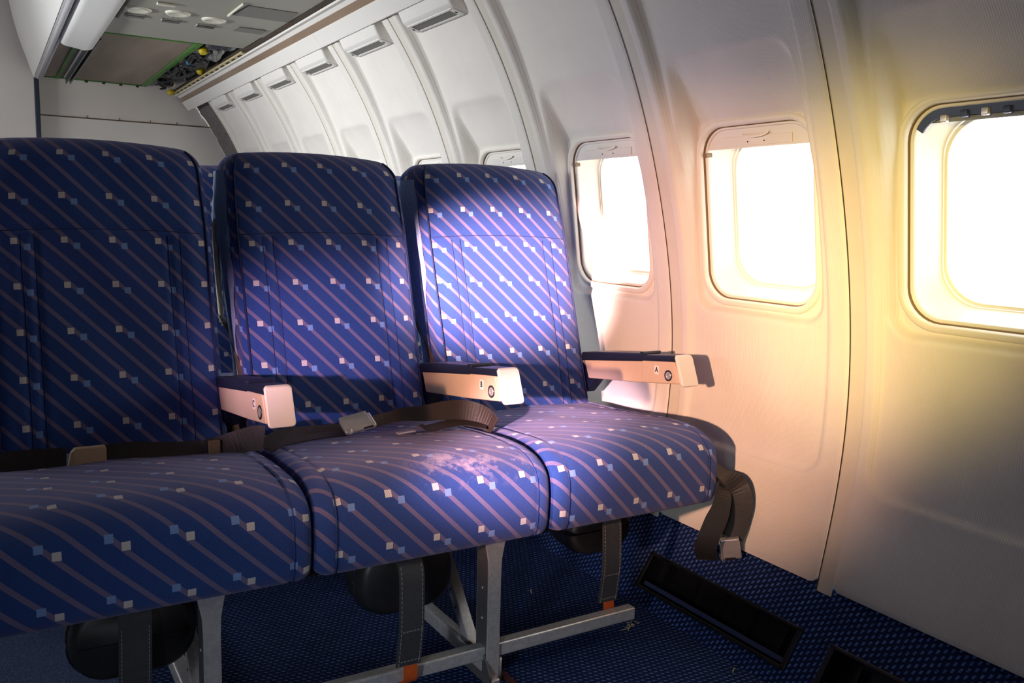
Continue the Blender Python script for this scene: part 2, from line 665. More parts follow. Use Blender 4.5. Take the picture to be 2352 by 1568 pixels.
wall = thing('wall_right', (1.36, 2.0, -0.69), 'cream curved cabin sidewall of ribbed window panels', None, None, 'structure')
pm = panel_mesh()
proto = pm.build('sidewall_panel', 'panel', wall, smooth=True, fix=False)
b0 = Vector(wall['_base'])
panels = {}
for i in NP:
    if i == -3:
        o = proto
    else:
        o = bpy.data.objects.new('sidewall_panel', proto.data)
        COL.objects.link(o)
        o.parent = wall
    o.location = Vector((0, panel_center[i], 0)) - b0
    panels[i] = o
# joint strips, and dark lines that paint in the shadow gap
zs = np.linspace(-0.713, 0.69, 60)
js = MB().grid([[(float(xland(z)) + 0.003, y, float(z)) for y in (-0.018, -0.0165, 0.0165, 0.018)] for z in zs])
sl = MB().grid([[(float(xland(z)) + 0.0012, y, float(z)) for y in (-0.0012, 0.0012)] for z in zs])
s0 = s1_ = None
for i in NP:
    ym = panel_center[i] + 0.257
    if s0 is None:
        s0 = js.build('joint_strip', 'strip', wall, smooth=True)
        s1_ = sl.build('joint_shadow', 'groove', wall, smooth=True)
        a, b = s0, s1_
    else:
        a = bpy.data.objects.new('joint_strip', s0.data)
        b = bpy.data.objects.new('joint_shadow', s1_.data)
        for q in (a, b):
            COL.objects.link(q)
            q.parent = wall
    a.location = Vector((0, ym - 0.0155, 0)) - b0
    b.location = Vector((0, ym + 0.0008, 0)) - b0

# air outlets at the head of each panel
def duct_mesh():
    hw = 0.158
    body = MB()
    # side outline in XZ: face falls from the rail to the outlet slot, slot face tucks back to the wall
    body.prism([(1.046, 0.675), (1.098, 0.578), (1.104, 0.570), (1.165, 0.556), (1.10, 0.69)], 'y', -hw, hw)
    return body


dm = duct_mesh()
d0 = None
for i in NP:
    if d0 is None:
        d0 = dm.build('air_duct_cover', 'white', wall, bevel=0.009, seg=3)
        o = d0
    else:
        o = bpy.data.objects.new('air_duct_cover', d0.data)
        for md in d0.modifiers:
            n_ = o.modifiers.new(md.name, md.type)
            if md.type == 'BEVEL':
                n_.width, n_.segments, n_.limit_method, n_.angle_limit = md.width, md.segments, md.limit_method, md.angle_limit
        COL.objects.link(o)
        o.parent = wall
    o.location = Vector((0, panel_center[i] + 0.004, 0)) - b0
    # outlet frame, dark louvre and two screws
    ax = Vector((0.061, 0, -0.014)).normalized()
    nn = Vector((-0.014, 0, -0.061)).normalized()
    c = Vector((1.130, 0, 0.564))
    if i == -3:
        fr = MB()
        for s in (-1, 1):
            fr.box(c + ax * s * 0.018 + nn * 0.002, (0.006, 0.29, 0.004), Matrix((ax, Vector((0, 1, 0)), nn)).transposed())
            fr.box(c + Vector((0, s * 0.139, 0)) + nn * 0.002, (0.036, 0.022, 0.004), Matrix((ax, Vector((0, 1, 0)), nn)).transposed())
        gl = MB().box(c + nn * 0.0006, (0.030, 0.256, 0.002), Matrix((ax, Vector((0, 1, 0)), nn)).transposed())
        sc = MB()
        for s in (-1, 1):
            sc.disc(c + Vector((0, s * 0.139, 0)) + nn * 0.004, nn, 0.0045, 0.001, 12)
        fr0 = fr.build('outlet_frame', 'white', o)
        gl0 = gl.build('outlet_louvre', 'psud', o)
        sc0 = sc.build('screw', 'ink', o)
    else:
        for q in (fr0, gl0, sc0):
            n_ = bpy.data.objects.new(q.name.split('.')[0], q.data)
            COL.objects.link(n_)
            n_.parent = o

# carpeted kick panel under the window panels
DT, DB = (1.372, -0.690), (1.250, -0.87)
dn = Vector((DT[1] - DB[1], 0, -(DT[0] - DB[0])))      # pointing outboard-down
dn.normalize()
slope = Vector((DT[0] - DB[0], 0, DT[1] - DB[1]))
SL = slope.length
slope.normalize()


def dado_pt(y, s, out=0.0):
    p = Vector((DB[0], y, DB[1])) + slope * s + dn * out
    return p


dd = MB()
V1, V2 = (1.065, 1.50), (0.985, 0.50)      # the two vent openings along Y
uvs = []
cells_y = [-1.4, V2[1], V2[0], V1[0], V1[1], 5.7]
cells_s = [-0.02, 0.040, 0.118, SL + 0.03]
for a in range(5):
    for b in range(3):
        if b == 1 and a in (1, 3):
            continue
        o_ = len(dd.v)
        q = [(cells_y[a], cells_s[b]), (cells_y[a + 1], cells_s[b]), (cells_y[a + 1], cells_s[b + 1]), (cells_y[a], cells_s[b + 1])]
        dd.add([dado_pt(*p) for p in q], [(0, 1, 2, 3)])
        uvs += [(p[1], p[0]) for p in q]
dado = dd.build('trim_1', 'dado', None, uvs=uvs)
tag(dado, 'navy dashed carpet covering the lower wall under the window panels', None, None, 'structure')


def vent(y0, y1, label):
    t = thing('floor_vent', tuple(dado_pt((y0 + y1) / 2, 0.03)), label, 'vent', 'return air vents in the kick panel')
    fr = MB()
    for (ya, sa, yb, sb) in ((y0 - .008, .034, y1 + .008, .042), (y0 - .008, .116, y1 + .008, .124), (y0 - .008, .034, y0 + .004, .124), (y1 - .004, .034, y1 + .008, .124)):
        fr.bar(dado_pt((ya + yb) / 2 if yb - ya < .02 else ya, sa if yb - ya < .02 else (sa + sb) / 2, -0.001),
               dado_pt((ya + yb) / 2 if yb - ya < .02 else yb, sb if yb - ya < .02 else (sa + sb) / 2, -0.001),
               0.008 if yb - ya > .02 else 0.012, 0.006, up=tuple(dn))
    fr.build('vent_frame', 'grille', t, bevel=0.002)
    rc = MB()
    dpt = 0.045
    A = [dado_pt(y0, .04), dado_pt(y1, .04), dado_pt(y1, .118), dado_pt(y0, .118)]
    Bk = [p + dn * dpt for p in A]
    rc.add(A + Bk, [(0, 1, 5, 4), (1, 2, 6, 5), (2, 3, 7, 6), (3, 0, 4, 7), (4, 5, 6, 7)])
    rc.build('vent_recess', 'grille', t)
    lp = MB().bar(dado_pt(y0 + .005, .052, 0.012), dado_pt(y1 - .005, .052, 0.012), 0.010, 0.003, up=tuple(dn))
    lp.build('vent_lip', 'clip', t, bevel=0.001)
    for k in range(5):
        yy = y0 + (y1 - y0) * (k + 0.5) / 5
        MB().bar(dado_pt(yy, .058, 0.034), dado_pt(yy, .112, 0.034), 0.004, 0.014, up=tuple(dn)).build('vent_fin', 'grille', t)
    return t


vent(V1[0], V1[1], 'black recessed air vent low on the wall behind the luggage bar')
vent(V2[1], V2[0], 'black air vent at the bottom right edge of the carpeted kick panel')

# ------------------------------------------------------------------ floor
fl = MB()
fu = []
for x0, x1 in ((-2.4, 1.30),):
    fl.add([(x0, -1.6, -.87), (x1, -1.6, -.87), (x1, 6.2, -.87), (x0, 6.2, -.87)], [(0, 1, 2, 3)])
    fu += [(x0, -1.6), (x1, -1.6), (x1, 6.2), (x0, 6.2)]
floor = fl.build('floor', 'floor', None, uvs=fu)
tag(floor, 'dark navy carpet with small blue dashes across the cabin floor', None, None, 'structure')

# ------------------------------------------------------------------ windows
def wpt(a, b, n, yc):
    p = Vector((WIN_C[0], yc, WIN_C[1])) + WIN_T * b * 1.02 + WIN_N * n
    p.y += a * 1.035 + 0.004
    return p


def ring_loft(levels, yc, n=9):
    """levels: (hw, hh, r, outboard, vertical shift) loops skinned one after another"""
    mb = MB()
    loops = []
    for hw, hh, r, nn, sh in levels:
        loops.append([wpt(a, b + sh, nn, yc) for a, b in rrect(hw, hh, r, n)])
    m = len(loops[0])
    for L in loops:
        mb.v += [tuple(p) for p in L]
    for i in range(len(loops) - 1):
        for k in range(m):
            mb.f.append((i * m + k, i * m + (k + 1) % m, (i + 1) * m + (k + 1) % m, (i + 1) * m + k))
    return mb


def window(i, num):
    yc = panel_center[i]
    t = thing('window_%d' % num, (1.40, yc, -0.17), None, None, None, 'structure')
    lab = {1: 'large overexposed cabin window at the right edge with its shade missing',
           2: 'overexposed cabin window above the window-seat armrest',
           3: 'overexposed cabin window just right of the window seat back',
           4: 'cabin window half hidden above the window seat back'}.get(num)
    if lab:
        t['label'] = lab
    ring_loft([(.163, .199, .072, .004, 0), (.163, .199, .072, -.004, 0), (.159, .195, .069, -.0075, 0), (.153, .189, .064, -.0075, 0),
               (.150, .186, .061, -.004, 0), (.149, .185, .060, .003, 0)], yc).build('window_ring', 'ring', t, smooth=True)
    ring_loft([(.1495, .1855, .0605, .003, 0), (.1475, .1835, .059, .004, 0), (.1475, .1835, .059, .009, 0)], yc).build('ring_gap', 'gap', t, smooth=True)
    ring_loft([(.1475, .1835, .059, .008, 0), (.1455, .1815, .057, .006, 0), (.1415, .1775, .054, .008, 0), (.141, .177, .054, .016, 0),
               (.137, .173, .060, .040, 0), (.126, .163, .072, .075, 0)], yc).build('window_reveal', 'ring', t, smooth=True)
    ring_loft([(.126, .163, .072, .072, 0), (.121, .158, .070, .070, 0), (.119, .156, .069, .074, 0), (.119, .156, .069, .095, 0)], yc).build('pane_seal', 'ring', t, smooth=True)
    pn = MB()
    L = [wpt(a, b, .080, yc) for a, b in rrect(.1195, .1565, .070, 9)]
    pn.add(L, [tuple(range(len(L)))])
    pn.build('window_pane', 'glass', t)
    if i == 0:
        # shade is missing: grey valance with a navy track and its clips
        v = MB()
        top = [(a, b) for a, b in rrect(.1475, .1835, .059, 9) if b > 0.148]
        v.add([wpt(a, b, .018, yc) for a, b in top], [tuple(range(len(top)))])
        v.build('shade_valance', 'clipg', t)
        pth = [wpt(a, b - 0.012, .010, yc) for a, b in rrect(.140, .1835, .055, 12) if b > 0.155]
        tr = MB().ribbon(pth, tuple(WIN_T), 0.018, 0.004)
        trk = tr.build('shade_track', 'clip', t)
        for q in range(6):
            a = 0.085 - q * 0.034
            cl = MB().box(wpt(a, 0.1655 if abs(a) < .08 else .160, .006, yc), (0.010, 0.012, 0.012))
            cl.build('track_clip', 'clip' if q % 2 else 'chrome', trk, bevel=0.002)
    else:
        sh = MB()
        top = [(a, b) for a, b in rrect(.1475, .1835, .059, 9) if b > 0.142]
        xs = sorted(top)
        n = len(top)
        f_ = [wpt(a, b, .010, yc) for a, b in top]
        zl = -.17 if i < 0 else .138        # unseen shades beside the viewpoint drawn to cut light on the seats
        low = [wpt(.1475, zl, .010, yc), wpt(-.1475, zl, .010, yc)]
        out = f_ + [low[1], low[0]]
        sh.add(out + [p + WIN_N * 0.004 for p in out], [tuple(range(n + 2)), tuple(range(2 * n + 3, n + 1, -1))] +
               [(k, (k + 1) % (n + 2), (k + 1) % (n + 2) + n + 2, k + n + 2) for k in range(n + 2)])
        so = sh.build('window_shade', 'shade', t)
        hd = MB()
        R3 = Matrix((Vector((0, 1, 0)), WIN_T, WIN_N)).transposed()
        hd.box(wpt(0, .152, .0085, yc), (0.19, 0.020, 0.003), R3)
        hd.build('shade_rail', 'shade', so, bevel=0.0015)
        g = MB()
        for k in range(15):
            pass
        arc = [wpt(0.036 * math.cos(math.radians(q)), .1665 - 0.009 * math.sin(math.radians(q)), .005 - .006 * math.sin(math.radians(q)), yc) for q in range(0, 181, 12)]
        flat = [wpt(0.036 * math.cos(math.radians(q)), .1665, .008, yc) for q in range(0, 181, 12)]
        g.grid([flat, arc])
        g.grid([arc, [p + WIN_T * 0.004 for p in arc]])
        g.build('shade_grip', 'ring', so, smooth=True)
        sc = MB()
        for s in (-1, 1):
            sc.disc(wpt(s * .022, .150, .0065, yc), tuple(-WIN_N), .0016, .0008, 8)
        sc.build('screw', 'ink', so)
        tb = MB().box(wpt(.143, .128, .012, yc), (.008, .010, .018), R3)
        tb.build('shade_stop', 'tand', so, bevel=.001)
    return t


for num, i in enumerate((0, 1, 2, 3, 4, 5, 6, 7, 8, -1, -2, -3)):
    window(i, num + 1)

# ------------------------------------------------------------------ cabin shell out of view and the far bulkhead
sh = MB()
ys_ = [-1.6, 5.7]
lz = np.linspace(-0.87, 1.30, 44)
cols = np.linspace(-1.6, 5.7, 145)


def xleft(z):
    return -0.62 - float(xland(max(-.69, min(z, .68)))) + max(0.0, z - .68) * 0.35


wl = MB()  # front openings of this unseen wall left closed to cut light
for a in range(len(cols) - 1):
    for b in range(len(lz) - 1):
        ymid, zmid = (cols[a] + cols[a + 1]) / 2, (lz[b] + lz[b + 1]) / 2
        if abs((ymid - 0.15 + .254) % .508 - .254) < .125 and -.09 < zmid < .26 and ymid > 1.9:
            continue
        wl.add([(xleft(lz[b]), cols[a], lz[b]), (xleft(lz[b]), cols[a + 1], lz[b]), (xleft(lz[b + 1]), cols[a + 1], lz[b + 1]), (xleft(lz[b + 1]), cols[a], lz[b + 1])], [(0, 1, 2, 3)])
tag(wl.build('wall_left', 'lining'), 'plain dark grey sidewall on the opposite side of the cabin', None, None, 'structure')
cl = MB()
cx = np.linspace(-1.75, 0.30, 12)
for a in range(len(cx) - 1):
    def cz(x):
        return 1.30 - 0.10 * ((x + 0.3) / 1.4) ** 2
    cl.add([(cx[a], -1.6, cz(cx[a])), (cx[a + 1], -1.6, cz(cx[a + 1])), (cx[a + 1], 5.7, cz(cx[a + 1])), (cx[a], 5.7, cz(cx[a]))], [(0, 1, 2, 3)])
tag(cl.build('ceiling', 'ceil', smooth=True), 'grey arched centre ceiling panel above the aisle', None, None, 'structure')
cv = MB()  # added sheets that block sky light leaking into the cabin
arc_ = [(1.12, .66), (1.08, .80), (.98, .98), (.80, 1.14), (.55, 1.25), (.28, 1.30)]
cv.grid([[(1.60, y, -.9), (1.60, y + .0, .5), (1.30, y, .9)] for y in (5.15, 5.75)])
cv.grid([[(x, 5.15, z) for x in (float(xland(z)) + .03, 1.60)] for z in (-.9 if k == 0 else -.69 + .15 * k for k in range(10))])
cv.grid([[(x, y, z) for y in (-1.6, 5.7)] for x, z in arc_])
tag(cv.build('sky_blocker', 'wire', smooth=True), 'black sheets added to block sky light above the bins and past the last panel', None, None, 'structure')
tag(MB().box((-0.4, -1.62, 0.2), (4.4, 0.04, 2.4)).build('wall_front', 'lining'), 'plain partition wall behind the viewpoint', None, None, 'structure')

YB = 5.66
bw = thing('wall_back', (0.4, YB, -0.87), 'taupe rear bulkhead with a dark blue edge post', None, None, 'structure')
MB().box((0.93, YB + .015, 0.90), (1.34, .03, 0.75)).build('bulkhead_panel', 'bulk', bw)
MB().box((0.93, YB + .012, -0.175), (1.34, .03, 1.385)).build('bulkhead_panel', 'bulk2', bw)
MB().box((0.9, YB + .06, 0.1), (2.0, .04, 2.6)).build('bulkhead_backing', 'lining', bw)  # added backing that blocks sky light at the panel joint
MB().box((0.86, YB + .006, 0.5215), (1.20, .02, 0.004)).build('panel_joint', 'tand', bw)
for x in (0.53, 0.70, 0.87, 1.02):
    MB().box((x, YB - .002, 0.528), (0.004, .006, 0.016)).build('joint_clip', 'tand', bw)
MB().box((-0.87, YB - .05, 0.2), (2.27, .03, 2.2)).build('partition_panel', 'bulk', bw)
MB().box((0.278, YB - .045, 0.2), (0.024, .05, 2.2)).build('edge_post', 'post', bw, bevel=.004)

# felt insulation laid bare past the last panel
ins = MB()
zz = np.linspace(-.6, .66, 40)
yy_ = np.linspace(5.14, 5.655, 14)
rng = np.random.default_rng(3)
ins.grid([[(float(xland(z)) + .035 + .05 * (y - 5.14) + float(rng.normal(0, .007)), float(y), float(z)) for y in yy_] for z in zz])
io = ins.build('insulation_felt', 'insul', None, smooth=True)
tag(io, 'torn grey insulation felt bared beside the last window panel', 'insulation')

# ------------------------------------------------------------------ light rail along the top of the panels
tr = thing('trim_2', (1.05, 2.0, 0.60), 'cream and bronze light rail along the top of the window panels', None, None, 'structure')


def rail(outline, name, mat, y0=-1.6, y1=5.62, bev=0.002):
    return MB().prism(outline, 'y', y0, y1).build(name, mat, tr, bevel=bev)


ln = [-1.6, -0.2, 1.0, 2.15, 3.16, 4.3, 5.60]
for a, b in zip(ln, ln[1:]):
    rail([(1.082, .606), (1.076, .604), (1.040, .648), (1.046, .652), (1.10, .66)], 'rail_lip', 'white', a + .001, b)
rail([(1.052, .650), (1.030, .672), (1.036, .677), (1.075, .66)], 'bronze_strip', 'bronze', bev=.001)
rail([(1.034, .672), (1.020, .684), (1.004, .682), (1.000, .688), (1.03, .70)], 'upper_lip', 'white', bev=.001)
rail([(1.004, .692), (.990, .700), (.998, .72), (1.03, .72)], 'slot_back', 'groove', bev=0)

# ------------------------------------------------------------------ passenger service unit
PZ = 0.700
p = thing('service_unit', (0.74, 3.2, PZ), 'cream overhead service panel with three reading lights and a speaker grille', 'ceiling panel')
PL, PR = 0.455, 1.000
dv = 3.62
MB().prism([(PL, PZ), (PR - .012, PZ), (PR, PZ + .010), (PR, PZ + .04), (PL, PZ + .04)], 'y', 1.2, dv - .003).build('unit_panel', 'psu', p, bevel=.002)
MB().prism([(PL - .012, PZ + .004), (PR - .012, PZ + .004), (PR, PZ + .014), (PR, PZ + .04), (PL - .012, PZ + .04)], 'y', dv + .001, 3.93).build('filler_panel', 'psu', p, bevel=.002)
for (x, y) in ((.495, 3.40), (.622, 3.375), (.752, 3.405)):
    d_ = MB().lathe((x, y, PZ + .002), (0, 0, -1), [(.044, 0), (.044, .004), (.038, .010), (.030, .008), (.012, .004)], 28)
    lo_ = d_.build('reading_light', 'lens', p, smooth=True)
    MB().box((x + .002, y + .058, PZ - .002), (.030, .024, .006)).build('call_button', 'psud', lo_, bevel=.002)
for (x, y) in ((.500, 3.51), (.622, 3.515), (.748, 3.525)):
    sg = MB()
    for a, b, c, d in ((-.034, .034, -.022, -.017), (-.034, .034, .017, .022), (-.034, -.029, -.022, .022), (.029, .034, -.022, .022)):
        sg.box((x + (a + b) / 2, y + (c + d) / 2, PZ - .002), (b - a, d - c, .006))
    so = sg.build('sign_frame', 'psu', p, bevel=.001)
    MB().box((x, y, PZ - .0055), (.058, .034, .003)).build('sign_window', 'slot', so)
MB().prism(rrect(.056, .040, .012, 4, .905, 3.50), 'z', PZ - .004, PZ + .001).build('speaker_grille', 'psud', p)
om = MB().prism([(.80, 3.10), (1.0 - .03, 3.10), (.985, 3.27), (.785, 3.27)], 'z', PZ - .003, PZ + .001)
om.build('oxygen_door', 'psud', p, bevel=.002)
MB().box((.775, 3.18, PZ - .004), (.006, .22, .008)).build('door_seam', 'lens', p, bevel=.002)
MB().box((.56, 3.245, PZ - .005), (.06, .02, .010)).build('air_nozzle_cover', 'lens', p, bevel=.004)

# ------------------------------------------------------------------ overhead bin, partly stripped
b = thing('overhead_bin', (0.35, 4.2, 0.68), 'white overhead bin front with aluminium edge track beside the stripped ceiling', 'overhead bin')
dr = []
for q in range(14):
    a = q / 13
    dr.append((0.262 - 0.11 * math.sin(a * math.pi * 0.42), 0.700 + 0.44 * a))
face = [(x, z) for x, z in dr]
MB().prism(face + [(x + .02, z) for x, z in reversed(face)], 'y', 1.2, 5.50).build('bin_door', 'binw', b, smooth=False, bevel=.004)
MB().prism([(.300, .712), (.315, .690), (.40, .676), (.435, .684), (.440, .720), (.33, .80), (.29, .80)], 'y', 1.2, 4.28).build('bin_lip', 'binw', b, bevel=.014, seg=3)
MB().tube([(.283, 1.2, .702), (.283, 5.48, .702)], .011, 12).build('edge_track', 'bar', b, smooth=True)
MB().tube([(.300, 4.2, .708), (.300, 5.46, .708)], .008, 10).build('edge_track', 'alu', b, smooth=True)
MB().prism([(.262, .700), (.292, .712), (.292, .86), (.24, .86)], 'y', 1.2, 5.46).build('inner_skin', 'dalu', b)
bp = thing('bare_ceiling_board', (0.58, 4.8, 0.725), 'bare brown ceiling board edged with green primed metal strips', 'ceiling board')
MB().box((.575, 4.86, .738), (.55, 1.58, .012)).build('board', 'bare', bp)
MB().box((.838, 4.86, .733), (.030, 1.58, .014)).build('green_edge', 'green', bp, bevel=.002)
MB().box((.575, 5.638, .734), (.55, .018, .014)).build('green_edge', 'green', bp, bevel=.002)
MB().box((.625, 4.085, .734), (.45, .022, .014)).build('green_edge', 'green', bp, bevel=.002)
MB().box((.385, 4.86, .731), (.020, 1.56, .014)).build('green_edge', 'green', bp, bevel=.002)
for q in range(11):
    for x in (.838, .385):
        MB().disc((x, 4.2 + .14 * q, .7265), (0, 0, -1), .006, .001, 10).build('rivet_hole', 'ink', bp)
for q in range(5):
    MB().disc((.44 + .09 * q, 5.626, .727), (0, 0, -1), .009, .010, 10).build('rivet', 'ink', bp)
dr_ = thing('ceiling_rail', (.43, 4.8, .69), 'dark double aluminium rail crossing the bare board', 'rail')
MB().prism([(.418, .722), (.418, .690), (.424, .690), (.424, .716), (.438, .716), (.438, .690), (.444, .690), (.444, .722)], 'y', 4.05, 5.55).build('channel', 'rail', dr_, bevel=.001)
MB().box((.431, 4.8, .724), (.040, 1.5, .006)).build('flange', 'alu', dr_, bevel=.001)

# exposed insulation film and wiring between the board and the rail
bl = MB()
gx = np.linspace(.925, 1.06, 14)
gy = np.linspace(3.9, 5.6, 40)
rng = np.random.default_rng(5)
bl.grid([[(float(x), float(y), .785 + .015 * math.sin(19 * y + 9 * x) + float(rng.normal(0, .005))) for y in gy] for x in gx])
blo = bl.build('insulation_film', 'blanket', None, smooth=False)
tag(blo, 'crumpled silver-white insulation film in the open ceiling gap', 'insulation')
wr = thing('wiring_loom', (.94, 4.8, .74), 'tangled black wiring loom with yellow caps hanging in the ceiling gap', 'wiring')
for k in range(11):
    y0 = random.uniform(3.95, 4.9)
    n = 9
    pts = []
    x = random.uniform(.87, .93)
    for q in range(n):
        pts.append((x + random.uniform(-.04, .04), y0 + q * random.uniform(.07, .10), random.uniform(.700, .735)))
    pts = [(min(1.0, max(.865, a)), min(5.6, b_), c) for a, b_, c in pts]
    MB().tube(spline(pts, 40), random.choice((.004, .006, .009, .012)), 6).build('cable', 'wire', wr, smooth=True)
for (x, y, z, m_) in ((.88, 4.22, .735, 'yellow'), (.96, 5.50, .70, 'yellow'), (.885, 4.55, .735, 'bluec'), (.90, 4.95, .73, 'bluec'), (.975, 4.75, .725, 'yellow'), (.93, 5.3, .72, 'tan')):
    MB().lathe((x, y, z), (0.3, -.2, -1), [(.020, 0), (.022, .012), (.018, .022), (.010, .026)], 14).build('connector_cap', m_, wr, smooth=True)
for k in range(9):
    MB().box((random.uniform(.875, .93), random.uniform(4.4, 5.5), random.uniform(.71, .735)), (random.uniform(.03, .06), random.uniform(.04, .09), random.uniform(.02, .04)),
             Matrix.Rotation(random.uniform(-.6, .6), 3, 'Z')).build('connector_block', 'wire', wr, bevel=.006)
tl = thing('slotted_angle', (1.0, 4.6, .69), 'cream slotted metal angle edging the open ceiling gap', 'metal angle')
MB().prism([(.985, .690), (1.012, .684), (1.012, .690), (.985, .697)], 'y', 3.95, 5.55).build('angle', 'straw', tl)
for q in range(14):
    MB().box((.994, 4.02 + q * .11, .6895), (.007, .055, .006), Matrix.Rotation(.23, 3, 'Y')).build('slot', 'ink', tl)

# ------------------------------------------------------------------ the seats
SC = [0.195, 0.645, 1.0965]           # aisle, middle, window
CH = [(-0.055, 0.4285), (0.4315, 0.8885), (0.8915, 1.318)]
ZTOP = 0.141


def yfront(z):
    return 1.749 + (z + 0.459) * (0.182 / 0.584)


def backrest(xc, hw, name, mat, root, label, ush):
    """lofted cushion: rounded-rectangle rings from the seat up to the domed top"""
    nf, ncr, ns, nb = 72, 7, 10, 24
    zs_ = np.concatenate([np.linspace(-0.53, ZTOP - .048, 150), ZTOP - .048 + .048 * np.sin(np.linspace(0, math.pi / 2, 26))[1:]])
    rings = []
    uvs = []
    uref = None
    arc = 0.0
    prev = None
    for z in zs_:
        q = max(0.0, (z - (ZTOP - .048)) / .048)
        k = 1 - math.sqrt(max(0, 1 - q * q))
        h = hw * (1 - 0.018 * max(0, (z + .1) / .23)) - 0.034 * k + (0.003 * math.exp(-((z + .02) / .10) ** 2))
        th = np.interp(z, [-.53, -.3, -.05, .02, .13], [.10, .115, .175, .185, .125])
        y0 = yfront(z) + .045 * k
        y1 = yfront(z) + th - .040 * k
        rf = min(.014, (y1 - y0) * .35)
        pts = []
        for i in range(nf):
            pts.append((-h + rf + (2 * h - 2 * rf) * i / (nf - 1), y0, 0))
        for i in range(1, ncr):
            a = math.pi / 2 * i / ncr
            pts.append((h - rf + rf * math.sin(a), y0 + rf - rf * math.cos(a), 1))
        for i in range(ns):
            pts.append((h, y0 + rf + (y1 - y0 - 2 * rf) * i / (ns - 1), 1))
        for i in range(1, ncr):
            a = math.pi / 2 * i / ncr
            pts.append((h - rf + rf * math.cos(a), y1 - rf + rf * math.sin(a), 1))
        for i in range(nb):
            pts.append((h - rf - (2 * h - 2 * rf) * i / (nb - 1), y1, 2))
        for i in range(1, ncr):
            a = math.pi / 2 * i / ncr
            pts.append((-h + rf - rf * math.sin(a), y1 - rf + rf * math.cos(a), 1))
        for i in range(ns):
            pts.append((-h, y1 - rf - (y1 - y0 - 2 * rf) * i / (ns - 1), 1))
        for i in range(1, ncr):
            a = math.pi / 2 * i / ncr
            pts.append((-h + rf - rf * math.cos(a), y0 + rf - rf * math.sin(a), 1))
        ring = []
        for x, y, s in pts:
            zz = z - 0.013 * (x / hw) ** 2 * max(0, min(1, (z + .25) / .35))
            if s == 0:
                e = min(1, (h - abs(x)) / .05)
                puff = .010 * sstep(e) * (1 - k)
                puff += .006 * math.exp(-((z + .30) / .16) ** 2) * (1 - (x / h) ** 2)
                g = 0
                if z < -.035:
                    ed = min(1, (-.035 - z) / .02)
                    g += .0042 * ed * math.exp(-((abs(x) - .118) / .0035) ** 2)
                    g += .0022 * ed * math.exp(-((abs(x) - .140) / .003) ** 2)
                g += .0035 * math.exp(-((z + .035) / .004) ** 2) * (1 if abs(x) < .155 else .3)
                y = y - puff + g * (1 - k) + .0012 * math.sin(37 * x + 21 * z) * (1 - k)
            ring.append((xc + x, y, zz))
        rings.append(ring)
        if uref is None:
            uref = [0.0]
            for a_, b_ in zip(pts, pts[1:]):
                uref.append(uref[-1] + math.hypot(a_[0] - b_[0], a_[1] - b_[1]))
            mid = uref[nf // 2]
            uref = [v_ - mid for v_ in uref]
        cy, cz_ = y0, z
        if prev is not None:
            arc += math.hypot(cy - prev[0], cz_ - prev[1])
        prev = (cy, cz_)
        uvs += [(u_ * 1.066 + ush, arc + .000) for u_ in uref]
    m = len(rings[0])
    mb = MB()
    mb.v = [p_ for r_ in rings for p_ in r_]
    for i in range(len(rings) - 1):
        for k_ in range(m):
            mb.f.append((i * m + k_, i * m + (k_ + 1) % m, (i + 1) * m + (k_ + 1) % m, (i + 1) * m + k_))
    top = (len(rings) - 1) * m
    mb.f.append(tuple(range(top, top + m)))
    mb.f.append(tuple(range(m - 1, -1, -1)))
    o = mb.build(name, mat, root, smooth=True, uvs=uvs)
    if label:
        o['label'] = label
    # sewn seams of the front cover
    def front(x, j):
        r_ = rings[j]
        i = (x + hw_ref) / (2 * hw_ref) * (nf - 1)
        a_ = Vector(r_[int(i)])
        return a_.lerp(Vector(r_[min(nf - 1, int(i) + 1)]), i - int(i)) + Vector((0, -.0002, 0))
    hw_ref = hw - .014
    jtop = int(np.argmin(np.abs(zs_ + .035)))
    for xs_ in (-.140, -.117, .117, .140):
        MB().tube([front(xs_, j) for j in range(8, jtop, 3)], .0008, 5).build('seam', 'piping', o, smooth=True)
    MB().tube([front(x_, jtop) for x_ in np.linspace(-hw_ref + .004, hw_ref - .004, 40)], .0009, 5).build('seam', 'piping', o, smooth=True)
    # welt along both front edges
    for s in (-1, 1):
        idx = 0 if s < 0 else nf - 1
        path = [Vector(r_[idx]) + Vector((s * .003, -.0005, 0)) for r_ in rings[10:168:3]]
        MB().tube(path, .0022, 6).build('piping', 'piping', o, smooth=True)
    return o


